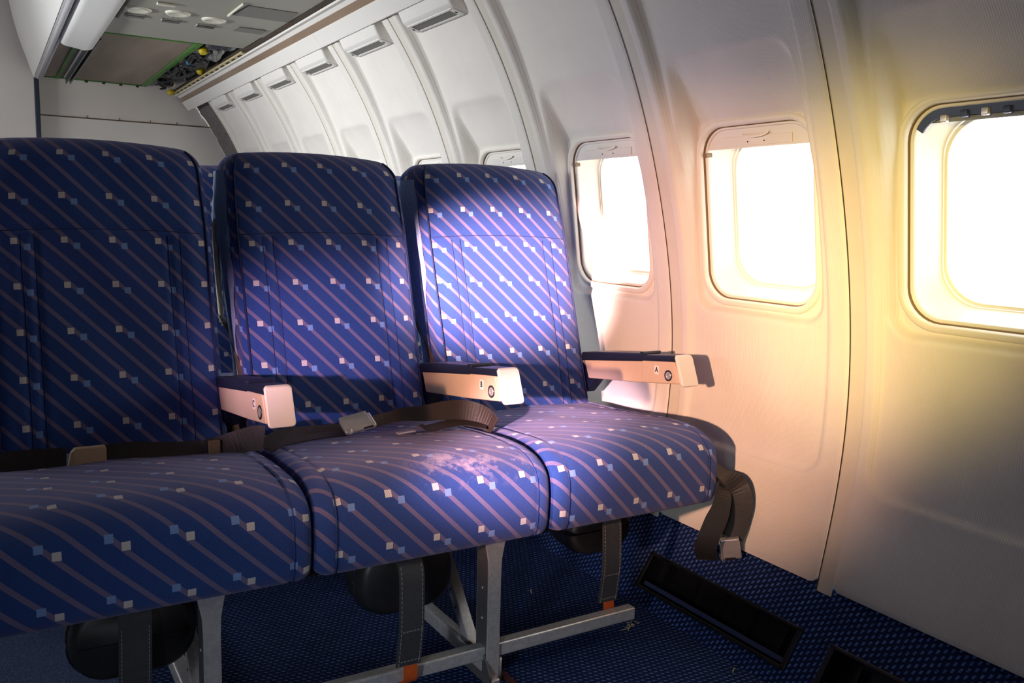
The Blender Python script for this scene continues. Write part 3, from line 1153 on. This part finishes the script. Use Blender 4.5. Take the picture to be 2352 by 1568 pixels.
def cushion(x0, x1, mat, root, label=None, dz=0.0):
    prof = [(1.80, -.565), (1.805, -.50), (1.79, -.462), (1.74, -.452), (1.64, -.445), (1.52, -.436), (1.43, -.431), (1.375, -.433),
            (1.335, -.444), (1.309, -.466), (1.300, -.50), (1.300, -.54), (1.305, -.574), (1.325, -.588), (1.40, -.592), (1.60, -.585), (1.78, -.575)]
    pr = spline([(0, a, b_) for a, b_ in prof], 150)
    n = len(pr)
    nor = []
    for i in range(n):
        d = pr[(i + 1) % n] - pr[(i - 1) % n]
        nv = Vector((0, d.z, -d.y)).normalized()
        nor.append(nv)
    cen = Vector((0, 1.55, -.51))
    for i in range(n):
        if nor[i].dot(pr[i] - cen) < 0:
            nor[i] = -nor[i]
    r = .026
    q = np.sin(np.linspace(0, math.pi / 2, 8))
    xs = [x0 + r * (1 - math.cos(t)) for t in np.linspace(0, math.pi / 2, 9)]
    xs = xs + list(np.linspace(x0 + r, x1 - r, 84))[1:-1] + [x1 - (a - x0) for a in reversed(xs)]
    L = [0.0]
    for a, b_ in zip(pr, pr[1:]):
        L.append(L[-1] + (b_ - a).length)
    lref = L[70]
    mb = MB()
    uvs = []
    for x in xs:
        e = min(x - x0, x1 - x)
        ins_ = 0.0 if e >= r else r - math.sqrt(max(0, r * r - (r - e) ** 2))
        mid = 1 - ((x - (x0 + x1) / 2) / ((x1 - x0) / 2)) ** 2
        for i in range(n):
            g = -ins_ * .85
            if r < e:
                g -= .0022 * math.exp(-((e - .036) / .0032) ** 2)
            topness = max(0, nor[i].z)
            g += topness * .008 * mid + .0016 * math.sin(31 * x + 17 * pr[i].y) * topness
            p_ = pr[i] + nor[i] * g
            mb.v.append((x, p_.y, p_.z + dz))
            uvs.append((x, -(L[i] - lref)))
    m = len(xs)
    for i in range(m - 1):
        for k in range(n):
            mb.f.append((i * n + k, i * n + (k + 1) % n, (i + 1) * n + (k + 1) % n, (i + 1) * n + k))
    mb.f.append(tuple(range(n)))
    mb.f.append(tuple(range((m - 1) * n, m * n)))
    o = mb.build('seat_cushion', mat, root, smooth=True, uvs=uvs)
    if label:
        o['label'] = label
    for s, xx in ((0, x0 + .0335), (1, x1 - .0335)):
        path = [pr[i] + nor[i] * .0002 + Vector((xx, 0, dz)) for i in range(34, 118, 2)]
        MB().tube(path, .0010, 6).build('stitched_seam', 'welt', o, smooth=True)
    return o


def text_mesh(ch, size):
    cu = bpy.data.curves.new('t', 'FONT')
    cu.body = ch
    cu.size = size
    cu.align_x = 'CENTER'
    cu.align_y = 'CENTER'
    cu.extrude = 0.0003
    cu.offset = size * 0.018
    t = bpy.data.objects.new('t', cu)
    COL.objects.link(t)
    dg = bpy.context.evaluated_depsgraph_get()
    me = bpy.data.meshes.new_from_object(t.evaluated_get(dg))
    bpy.data.objects.remove(t)
    bpy.data.curves.remove(cu)
    return me


def armrest(xl, letter, root, label):
    w_ = 0.045
    xr = xl + w_
    # side outline (y,z)
    body = MB().prism([(1.412, -.346), (1.438, -.299), (1.58, -.3165), (1.775, -.345), (1.755, -.390), (1.56, -.367)], 'x', xl, xr)
    o = body.build('armrest', 'arm', root, bevel=.003)
    o['label'] = label
    fc = MB().prism([(1.418, -.347), (1.442, -.300), (1.545, -.3125), (1.545, -.3645)], 'x', xl - .002, xr + .002)
    fc.build('front_shell', 'arm', o, bevel=.003)
    MB().prism([(1.430, -.300), (1.436, -.285), (1.560, -.3005), (1.560, -.3155)], 'x', xl - .0015, xr + .0015).build('front_pad', 'pad', o, bevel=.003)
    MB().prism([(1.545, -.315), (1.535, -.2935), (1.70, -.314), (1.785, -.327), (1.785, -.349)], 'x', xl - .003, xr + .003).build('top_pad', 'pad', o, bevel=.004, seg=3)
    MB().prism([(1.537, -.2955), (1.539, -.2915), (1.552, -.293), (1.552, -.2975)], 'x', xl - .0035, xr + .0035).build('pad_edge', 'pad', o, bevel=.001)
    # pale end cap, toe pushed forward, corners rounded
    cap = MB()
    loops = []
    for hw, dy in ((.0225, 0), (.0235, -.006), (.0215, -.010)):
        L = []
        for a, b_ in rrect(hw, .0335 if dy > -.009 else .0315, .006, 4):
            t = (b_ + .0335) / .067
            zz = -.352 + t * .067
            bow = .0022 * (1 - (2 * t - 1) ** 2)
            L.append(((xl + xr) / 2 + a * (1 + bow * 20), 1.412 + (zz + .352) * .42 + dy - bow, zz))
        loops.append(L)
    m = len(loops[0])
    for L in loops:
        cap.v += L
    for i in range(2):
        for k in range(m):
            cap.f.append((i * m + k, i * m + (k + 1) % m, (i + 1) * m + (k + 1) % m, (i + 1) * m + k))
    cap.f.append(tuple(range(2 * m, 3 * m)))
    cap.f.append(tuple(range(m)))
    cap.build('end_cap', 'cap', o, bevel=.0012)
    # recline button on the aisle-facing side
    bc = (xl - .0018, 1.452, -.333)
    bt = MB().lathe(bc, (-1, 0, 0), [(.0125, 0), (.0125, .0015), (.0105, .0022), (.0095, .0005)], 24)
    bo = bt.build('button_ring', 'rail', o, smooth=True)
    MB().lathe((bc[0] - .0002, bc[1], bc[2]), (-1, 0, 0), [(.0090, 0), (.0090, .0012), (.0065, .0020), (.0055, .0012), (.003, .0010)], 24).build('button', 'chrome', bo, smooth=True)
    # seat letter on its sticker
    lc = (xl - .0026, 1.492, -.326)
    st = MB().prism(rrect(.0072, .0095, .002, 3, lc[1], lc[2]), 'x', lc[0], lc[0] + .001)
    so = st.build('letter_sticker', 'sticker', o)
    me = text_mesh(letter, .017)
    me.materials.clear()
    me.materials.append(M['ink'])
    lt = bpy.data.objects.new('letter', me)
    COL.objects.link(lt)
    lt.parent = so
    # text x runs toward the viewer's right = -Y
    lt.matrix_local = Matrix(((0, 0, -1, lc[0] - .0003), (-1, 0, 0, lc[1]), (0, 1, 0, lc[2]), (0, 0, 0, 1)))
    lt.scale = (0.85, 1, 1)
    # hinge block under the rear end
    MB().prism([(1.73, -.385), (1.80, -.35), (1.82, -.43), (1.775, -.43)], 'x', xl + .006, xr - .006).build('hinge_block', 'pad', root, bevel=.003)
    return o


def leg_assembly(x, root):
    # front leg: flanged upright that flares under the cushion
    w = .0135
    fl_ = MB().prism([(x - w, -.868), (x - w, -.655), (x - w - .001, -.625), (x - w - .008, -.588), (x + w + .008, -.588), (x + w + .001, -.625), (x + w, -.655), (x + w, -.868)], 'y', 1.328, 1.333)
    lg = fl_.build('front_leg', 'alu', root, bevel=.0012)
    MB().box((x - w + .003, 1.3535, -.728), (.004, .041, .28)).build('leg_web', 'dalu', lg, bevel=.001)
    MB().box((x, 1.374, -.728), (.024, .004, .28)).build('leg_flange', 'alu', lg, bevel=.001)
    for z in (-.685, -.745):
        MB().lathe((x - w + .001, 1.352, z), (-1, 0, 0), [(.0035, 0), (.003, .0015), (.0012, .0022)], 10).build('rivet', 'chrome', lg, smooth=True)
    # raked brace, U-channel with holes
    a, b_ = Vector((x - .004, 1.392, -.838)), Vector((x - .004, 1.60, -.600))
    br = MB().bar(a, b_, .022, .024, up=(0, -1, 0)).build('rear_brace', 'alu', root, bevel=.002)
    dirv = (b_ - a).normalized()
    up = Vector((1, 0, 0)).cross(dirv)
    for t in (.30, .42, .62, .74):
        c = a.lerp(b_, t)
        MB().disc(c + Vector((-.0112, 0, 0)), (-1, 0, 0), .0026, .0008, 10).build('hole', 'ink', br)
    # floor beam running aft
    MB().bar((x - .004, 1.34, -.835), (x - .004, 2.02, -.842), .026, .034).build('floor_beam', 'bar', root, bevel=.006, seg=3)
    # track fitting and its latch at the toe
    MB().prism([(1.318, -.868), (1.312, -.845), (1.335, -.812), (1.43, -.812), (1.44, -.868)], 'x', x - .016, x - .012).build('track_fitting', 'dalu', root, bevel=.001)
    MB().box((x, 1.322, -.862), (.018, .016, .012)).build('track_latch', 'chrome', root, bevel=.003)
    MB().tube([(x + .018, 1.335, -.868), (x + .018, 1.335, -.825)], .005, 10).build('track_bolt', 'chrome', root, smooth=True)


def lifevest(x0, x1, y, zb, root, sx, tab_front, pz0=-.585):
    # rounded pouch slung under the cushion
    hw = (x1 - x0) / 2
    xc = (x0 + x1) / 2
    mb = MB()
    rings = []
    for t, sc in ((0, .86), (.012, .97), (.035, 1.0), (.075, 1.0), (.10, .95), (.112, .84)):
        ring = []
        for a, b_ in rrect(hw * sc, (pz0 - zb) / 2 * sc, min(.055, (pz0 - zb) / 2 * sc * .95), 8, 0, 0):
            ring.append((xc + a, y + t, (pz0 + zb) / 2 + b_ - (0.012 * (a / hw) ** 2 if b_ > 0 else 0)))
        rings.append(ring)
    m = len(rings[0])
    for r_ in rings:
        mb.v += r_
    for i in range(len(rings) - 1):
        for k in range(m):
            mb.f.append((i * m + k, i * m + (k + 1) % m, (i + 1) * m + (k + 1) % m, (i + 1) * m + k))
    mb.f.append(tuple(range(m)))
    mb.f.append(tuple(range((len(rings) - 1) * m, len(rings) * m)))
    po = mb.build('life_vest_pouch', 'pouch', root, smooth=True)
    path = [(q[0], q[1] - .001, q[2]) for q in rings[2]]
    MB().tube(path + path[:1], .003, 6, cap=False).build('pouch_welt', 'pad', po, smooth=True)
    # hanging strap with stitching and an orange tab
    ys0 = 1.318 if tab_front else 1.362
    pts = [(sx + .004, y + .02, -.592), (sx + .003, ys0 + .028, -.594), (sx + .002, ys0 + .006, -.612), (sx, ys0 - .002, -.66), (sx - .002, ys0 - .006, -.71), (sx - .003, ys0 - .002, -.75), (sx - .004, ys0 + .002, -.782)]
    sp = spline(pts, 34)
    st = MB().ribbon(sp, (1, 0, 0), .047, .004).build('strap', 'strap', po)
    for s in (-1, 1):
        for k in range(9, 33):
            p0, p1 = sp[k], sp[min(33, k + 1)]
            a = p0.lerp(p1, .15) + Vector((s * .0195, -.0024, 0))
            b_ = p0.lerp(p1, .78) + Vector((s * .0195, -.0024, 0))
            MB().bar(a, b_, .0011, .0008, up=(0, 1, 0)).build('stitch', 'thread', st)
    for zz in (25, 32):
        for k in range(6):
            c = sp[zz] + Vector((-.0165 + k * .0066, -.0026, 0))
            MB().bar(c, c + Vector((.0042, 0, .0008)), .0011, .0008, up=(0, 1, 0)).build('stitch', 'thread', st)
    e = sp[-1]
    tp = spline([e + Vector((.004, .002, .006)), e + Vector((.005, .000, -.018)), e + Vector((.006, .006, -.036)), e + Vector((.006, .022, -.040))], 12)
    MB().ribbon(tp, (1, 0, 0), .026, .0025).build('pull_tab', 'orange', st)
    return po


def build_row():
    root = thing('triple_seat', (0.64, 1.55, -.87), 'row of three joined blue patterned airline seats in front, lettered C, B and A', 'seat row', 'rows of joined airline seats')
    labs = ['dark backrest of the aisle seat', 'backrest of the middle seat', 'sunlit backrest of the window seat']
    for xc, hw, lb, ush in zip(SC, (.2035, .200, .2035), labs, (.013, .026, .048)):
        o = backrest(xc, hw, 'backrest', 'fab', root, lb, ush)
        # pale loop-pile side strip on the aisle flank and the tan shell edge behind it
        sp = MB()
        rows = []
        for z in np.linspace(-.40, ZTOP - .035, 40):
            th = float(np.interp(z, [-.53, -.3, -.05, .02, .13], [.10, .115, .175, .185, .125]))
            y1 = yfront(z) + th
            k = max(0, (z - .06) / .035)
            wd = float(np.interp(z, [-.4, -.25, -.10, .02, .10], [.03, .06, .135, .150, .100]))
            h = hw * (1 - 0.018 * max(0, (z + .1) / .23)) + .003 * math.exp(-((z + .02) / .10) ** 2)
            zz = z - 0.013 * max(0, min(1, (z + .25) / .35))
            row = []
            for q in range(7):
                f = q / 6
                bul = .006 * math.sin(math.pi * min(1, f * 1.15)) + .0012 * math.sin(z * 900 + q * 2)
                row.append((xc - h - .001 - bul, y1 - .012 - wd * (1 - f) + .005 * (1 if q == 6 else 0) * math.sin(z * 310), zz))
            rows.append(row)
        sp.grid(rows)
        sp.build('side_strip', 'fuzz', o, smooth=True)
        edge = spline([(xc - hw - .006, 2.017, -.012), (xc - hw - .008, 2.012, -.06), (xc - hw - .009, 1.985, -.15), (xc - hw - .009, 1.958, -.228)], 24)
        MB().tube(edge, [.004] + [.0062] * 22 + [.005], 8).build('shell_edge', 'tan', o, smooth=True)
        lv = spline([(xc - hw - .009, 1.958, -.226), (xc - hw - .006, 1.925, -.248), (xc - hw - .004, 1.885, -.280), (xc - hw - .002, 1.845, -.318), (xc - hw - .002, 1.815, -.36)], 24)
        MB().ribbon(lv, (0, 1, .6), .016, .004).build('hinge_arm', 'tand', o)
        MB().box((xc - hw - .009, 1.957, -.232), (.008, .018, .014)).build('hinge_clip', 'chrome', o, bevel=.002)
    cushion(*CH[0], 'fabr', root, 'shaded cushion of the aisle seat')
    cushion(*CH[1], 'fabw', root, 'middle seat cushion with a worn front edge')
    cushion(*CH[2], 'fab', root, 'sunlit cushion of the window seat')
    for xl, ch, lb in ((.386, 'C', 'beige armrest lettered C'), (.838, 'B', 'beige armrest lettered B'), (1.293, 'A', 'beige armrest lettered A beside the wall')):
        armrest(xl, ch, root, lb)
    # frame castings between the seats
    for x in (.420, .872):
        MB().prism([(1.70, -.60), (1.72, -.48), (1.80, -.40), (1.86, -.36), (1.90, -.40), (1.84, -.60)], 'x', x - .006, x + .006).build('seat_spreader', 'tand', root, bevel=.003)
    MB().tube([(.862, 1.79, -.375), (.872, 1.765, -.47)], .0045, 8).build('recline_rod', 'cap', root, smooth=True)
    # cross tubes under the cushions
    for y, z in ((1.42, -.605), (1.68, -.605)):
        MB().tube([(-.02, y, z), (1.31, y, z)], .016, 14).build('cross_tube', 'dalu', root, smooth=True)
    MB().box((.655, 1.57, -.597), (1.28, .42, .010)).build('seat_pan', 'pouch', root)
    leg_assembly(.782, root)
    leg_assembly(.272, root)
    # luggage bar
    MB().prism(rrect(.0125, .0135, .004, 3, 1.350, -.811), 'x', -.06, 1.130).build('luggage_bar', 'bar', root, bevel=0)
    lifevest(.545, .735, 1.40, -.728, root, .607, True)
    lifevest(1.02, 1.185, 1.42, -.705, root, 1.080, False)
    lifevest(.075, .262, 1.38, -.722, root, .165, False)
    return root


def belts(root):
    """lap belts lying on the aisle and middle cushions, one hanging at the wall"""
    # aisle seat
    b1 = [(-.02, 1.665, -.432), (.04, 1.652, -.428), (.10, 1.640, -.428)]
    w1 = MB().ribbon(spline(b1, 14), (0, .35, 1), .040, .002).build('belt_webbing', 'web', root)
    b2 = [(.150, 1.640, -.428), (.20, 1.632, -.424), (.27, 1.625, -.430), (.335, 1.615, -.430), (.375, 1.60, -.420), (.405, 1.572, -.408), (.419, 1.560, -.408)]
    ws = [(0, .35, 1)] * 20 + [(0, .1, 1)] * 14
    MB().ribbon(spline(b2, 34), [Vector(q) for q in ws], [.034] * 18 + [.034 + .001 * k for k in range(16)], .002).build('belt_webbing', 'web', root)
    bk = MB().prism(rrect(.026, .0165, .004, 3, .136, -.4255), 'y', 1.628, 1.644).build('belt_buckle', 'buckletan', root, bevel=.002)
    MB().prism([(.101, -.440), (.106, -.415), (.112, -.409), (.117, -.416), (.117, -.440)], 'y', 1.629, 1.640).build('buckle_tongue', 'buckletan', bk, bevel=.002)
    ad = MB().box((.340, 1.606, -.430), (.020, .010, .034)).build('belt_adjuster', 'tand', root, bevel=.002)
    # middle seat
    c1 = [(.430, 1.60, -.437), (.47, 1.628, -.424), (.52, 1.635, -.424), (.575, 1.630, -.424), (.60, 1.625, -.424)]
    MB().ribbon(spline(c1, 24), (0, .85, .5), .034, .002).build('belt_webbing', 'web', root)
    c1b = [(.432, 1.565, -.432), (.46, 1.580, -.425), (.54, 1.60, -.424), (.60, 1.60, -.424)]
    MB().ribbon(spline(c1b, 20), (0, .9, .3), .018, .002).build('belt_webbing', 'web', root)
    Rb = Matrix.Rotation(-.17, 3, 'Y') @ Matrix.Rotation(.5, 3, 'X')
    bk2 = MB().box((.616, 1.600, -.408), (.066, .040, .011), Rb).build('belt_buckle', 'buckle', root, bevel=.004, seg=3)
    MB().box((.612, 1.604, -.4015), (.058, .036, .003), Rb).build('buckle_flap', 'buckle', bk2, bevel=.002)
    MB().box((.632, 1.582, -.412), (.020, .002, .0035), Rb).build('buckle_slot', 'ink', bk2)
    MB().lathe((.594, 1.585, -.419), (0, -1, .3), [(.006, 0), (.006, .003), (.003, .004)], 14).build('buckle_pivot', 'chrome', bk2, smooth=True)
    c2 = [(.645, 1.605, -.409), (.68, 1.612, -.406), (.72, 1.615, -.402), (.765, 1.600, -.400), (.80, 1.590, -.396), (.835, 1.580, -.396), (.862, 1.560, -.402), (.876, 1.535, -.412), (.880, 1.515, -.424)]
    MB().ribbon(spline(c2, 44), (0, .4, 1), [.024] * 8 + [.024 + .0009 * k for k in range(24)] + [.045] * 12, .002).build('belt_webbing', 'web', root)
    c3 = [(.735, 1.565, -.415), (.75, 1.555, -.421), (.79, 1.560, -.418), (.83, 1.56, -.418), (.872, 1.53, -.424)]
    MB().ribbon(spline(c3, 24), (0, 1, .2), .030, .002).build('belt_webbing', 'web', root)
    MB().box((.700, 1.555, -.4235), (.040, .014, .004), Matrix.Rotation(.2, 3, 'Z')).build('belt_tip', 'chrome', root, bevel=.001)
    # window seat: looped down beside the cushion, buckle at the end
    d1 = [(1.322, 1.400, -.500), (1.334, 1.330, -.524), (1.350, 1.288, -.544), (1.356, 1.272, -.580), (1.350, 1.272, -.62), (1.338, 1.276, -.660)]
    MB().ribbon(spline(d1, 36), (.69, -.72, -.25), .046, .002).build('belt_webbing', 'webg', root)
    d2 = [(1.326, 1.330, -.530), (1.324, 1.296, -.556), (1.306, 1.282, -.590), (1.278, 1.276, -.630), (1.268, 1.282, -.668), (1.288, 1.296, -.706)]
    ws = [Vector((.25, -.5, -1)).lerp(Vector((1, -.7, -.25)), min(1, k / 20)) for k in range(36)]
    MB().ribbon(spline(d2, 36), ws, [.022 + .0013 * min(18, k) for k in range(36)], .002).build('belt_webbing', 'webg', root)
    # buckle frame: x across towards the wall, y to the viewer, z along the strap
    ez = Vector((-.22, .08, 1)).normalized()
    ey = Vector((-.70, -.70, -.05))
    ey = (ey - ez * ey.dot(ez)).normalized()
    ex = ey.cross(ez)
    Rk = Matrix((ex, ey, ez)).transposed()
    c0 = Vector((1.332, 1.272, -.680))
    k2 = MB().box(c0, (.040, .014, .046), Rk).build('belt_buckle', 'buckle', root, bevel=.003, seg=3)
    MB().box(c0 + Rk @ Vector((-.021 if ex.x > 0 else .021, 0, -.004)), (.004, .022, .040), Rk).build('buckle_cheek', 'buckle', k2, bevel=.002)
    MB().lathe(c0 + Rk @ Vector((-.022 if ex.x > 0 else .022, .004, -.016)), tuple(Rk @ Vector((-1 if ex.x > 0 else 1, .6, 0))), [(.006, 0), (.006, .003), (.003, .004)], 14).build('buckle_pivot', 'chrome', k2, smooth=True)
    MB().box(c0 + Rk @ Vector((.004, .003, -.0215)), (.022, .010, .006), Rk).build('buckle_slot', 'ink', k2)


row = build_row()


def copy_tree(o, parent=None):
    c = o.copy()
    COL.objects.link(c)
    c.parent = parent
    for ch in list(o.children):
        n = ch.name.split('.')[0]
        if n in ('stitch', 'letter', 'letter_sticker', 'pull_tab'):
            continue
        copy_tree(ch, c)
    return c


row2 = copy_tree(row)
row2.location.y += 0.735
row2['label'] = 'row of blue seats behind, glimpsed between the front seat backs'
belts(row)

# maroon seat-track covers in the floor
for x in (.815, .305):
    t = MB().box((x, 2.6, -.868), (.014, 6.0, .006)).build('track_cover', 'maroon', None, bevel=.002)
    tag(t, 'maroon seat-track cover strip under the %s seats' % ('middle and window' if x > .5 else 'aisle'), 'floor strip', 'seat-track cover strips')

# straw-coloured lint on the carpet by the end of the luggage bar
lint = MB()
for k in range(8):
    c = Vector((1.125 + random.uniform(-.012, .012), 1.345 + random.uniform(-.01, .01), -.829 - random.uniform(0, .006)))
    lint.tube(spline([c, c + Vector((random.uniform(-.012, .012), random.uniform(-.006, .006), -.004)), c + Vector((random.uniform(-.02, .02), random.uniform(-.008, .008), -.009))], 8), .0006, 5)
lo = lint.build('lint_tuft', 'straw', None)
tag(lo, 'small straw-coloured lint tuft caught under the end of the luggage bar', 'lint')
for (x, y, a) in ((1.215, 1.135, .5), (1.06, 1.63, 1.2)):
    c = MB().tube(spline([(x, y, -.868), (x + .008 * math.cos(a), y + .008 * math.sin(a), -.862), (x + .018 * math.cos(a), y + .016 * math.sin(a), -.867)], 8), .0012, 6).build('carpet_crumb', 'straw', None)
    tag(c, 'tiny straw crumb on the carpet %s' % ('near the kick panel at the lower right' if y < 1.3 else 'behind the luggage bar'), 'crumb')

# ------------------------------------------------------------------ everything was measured from the lens: lift it onto the floor datum
for o in list(COL.objects):
    if o.parent is None and o.type not in ('CAMERA', 'LIGHT'):
        o.location.z += ZF
    if '_base' in o:
        del o['_base']
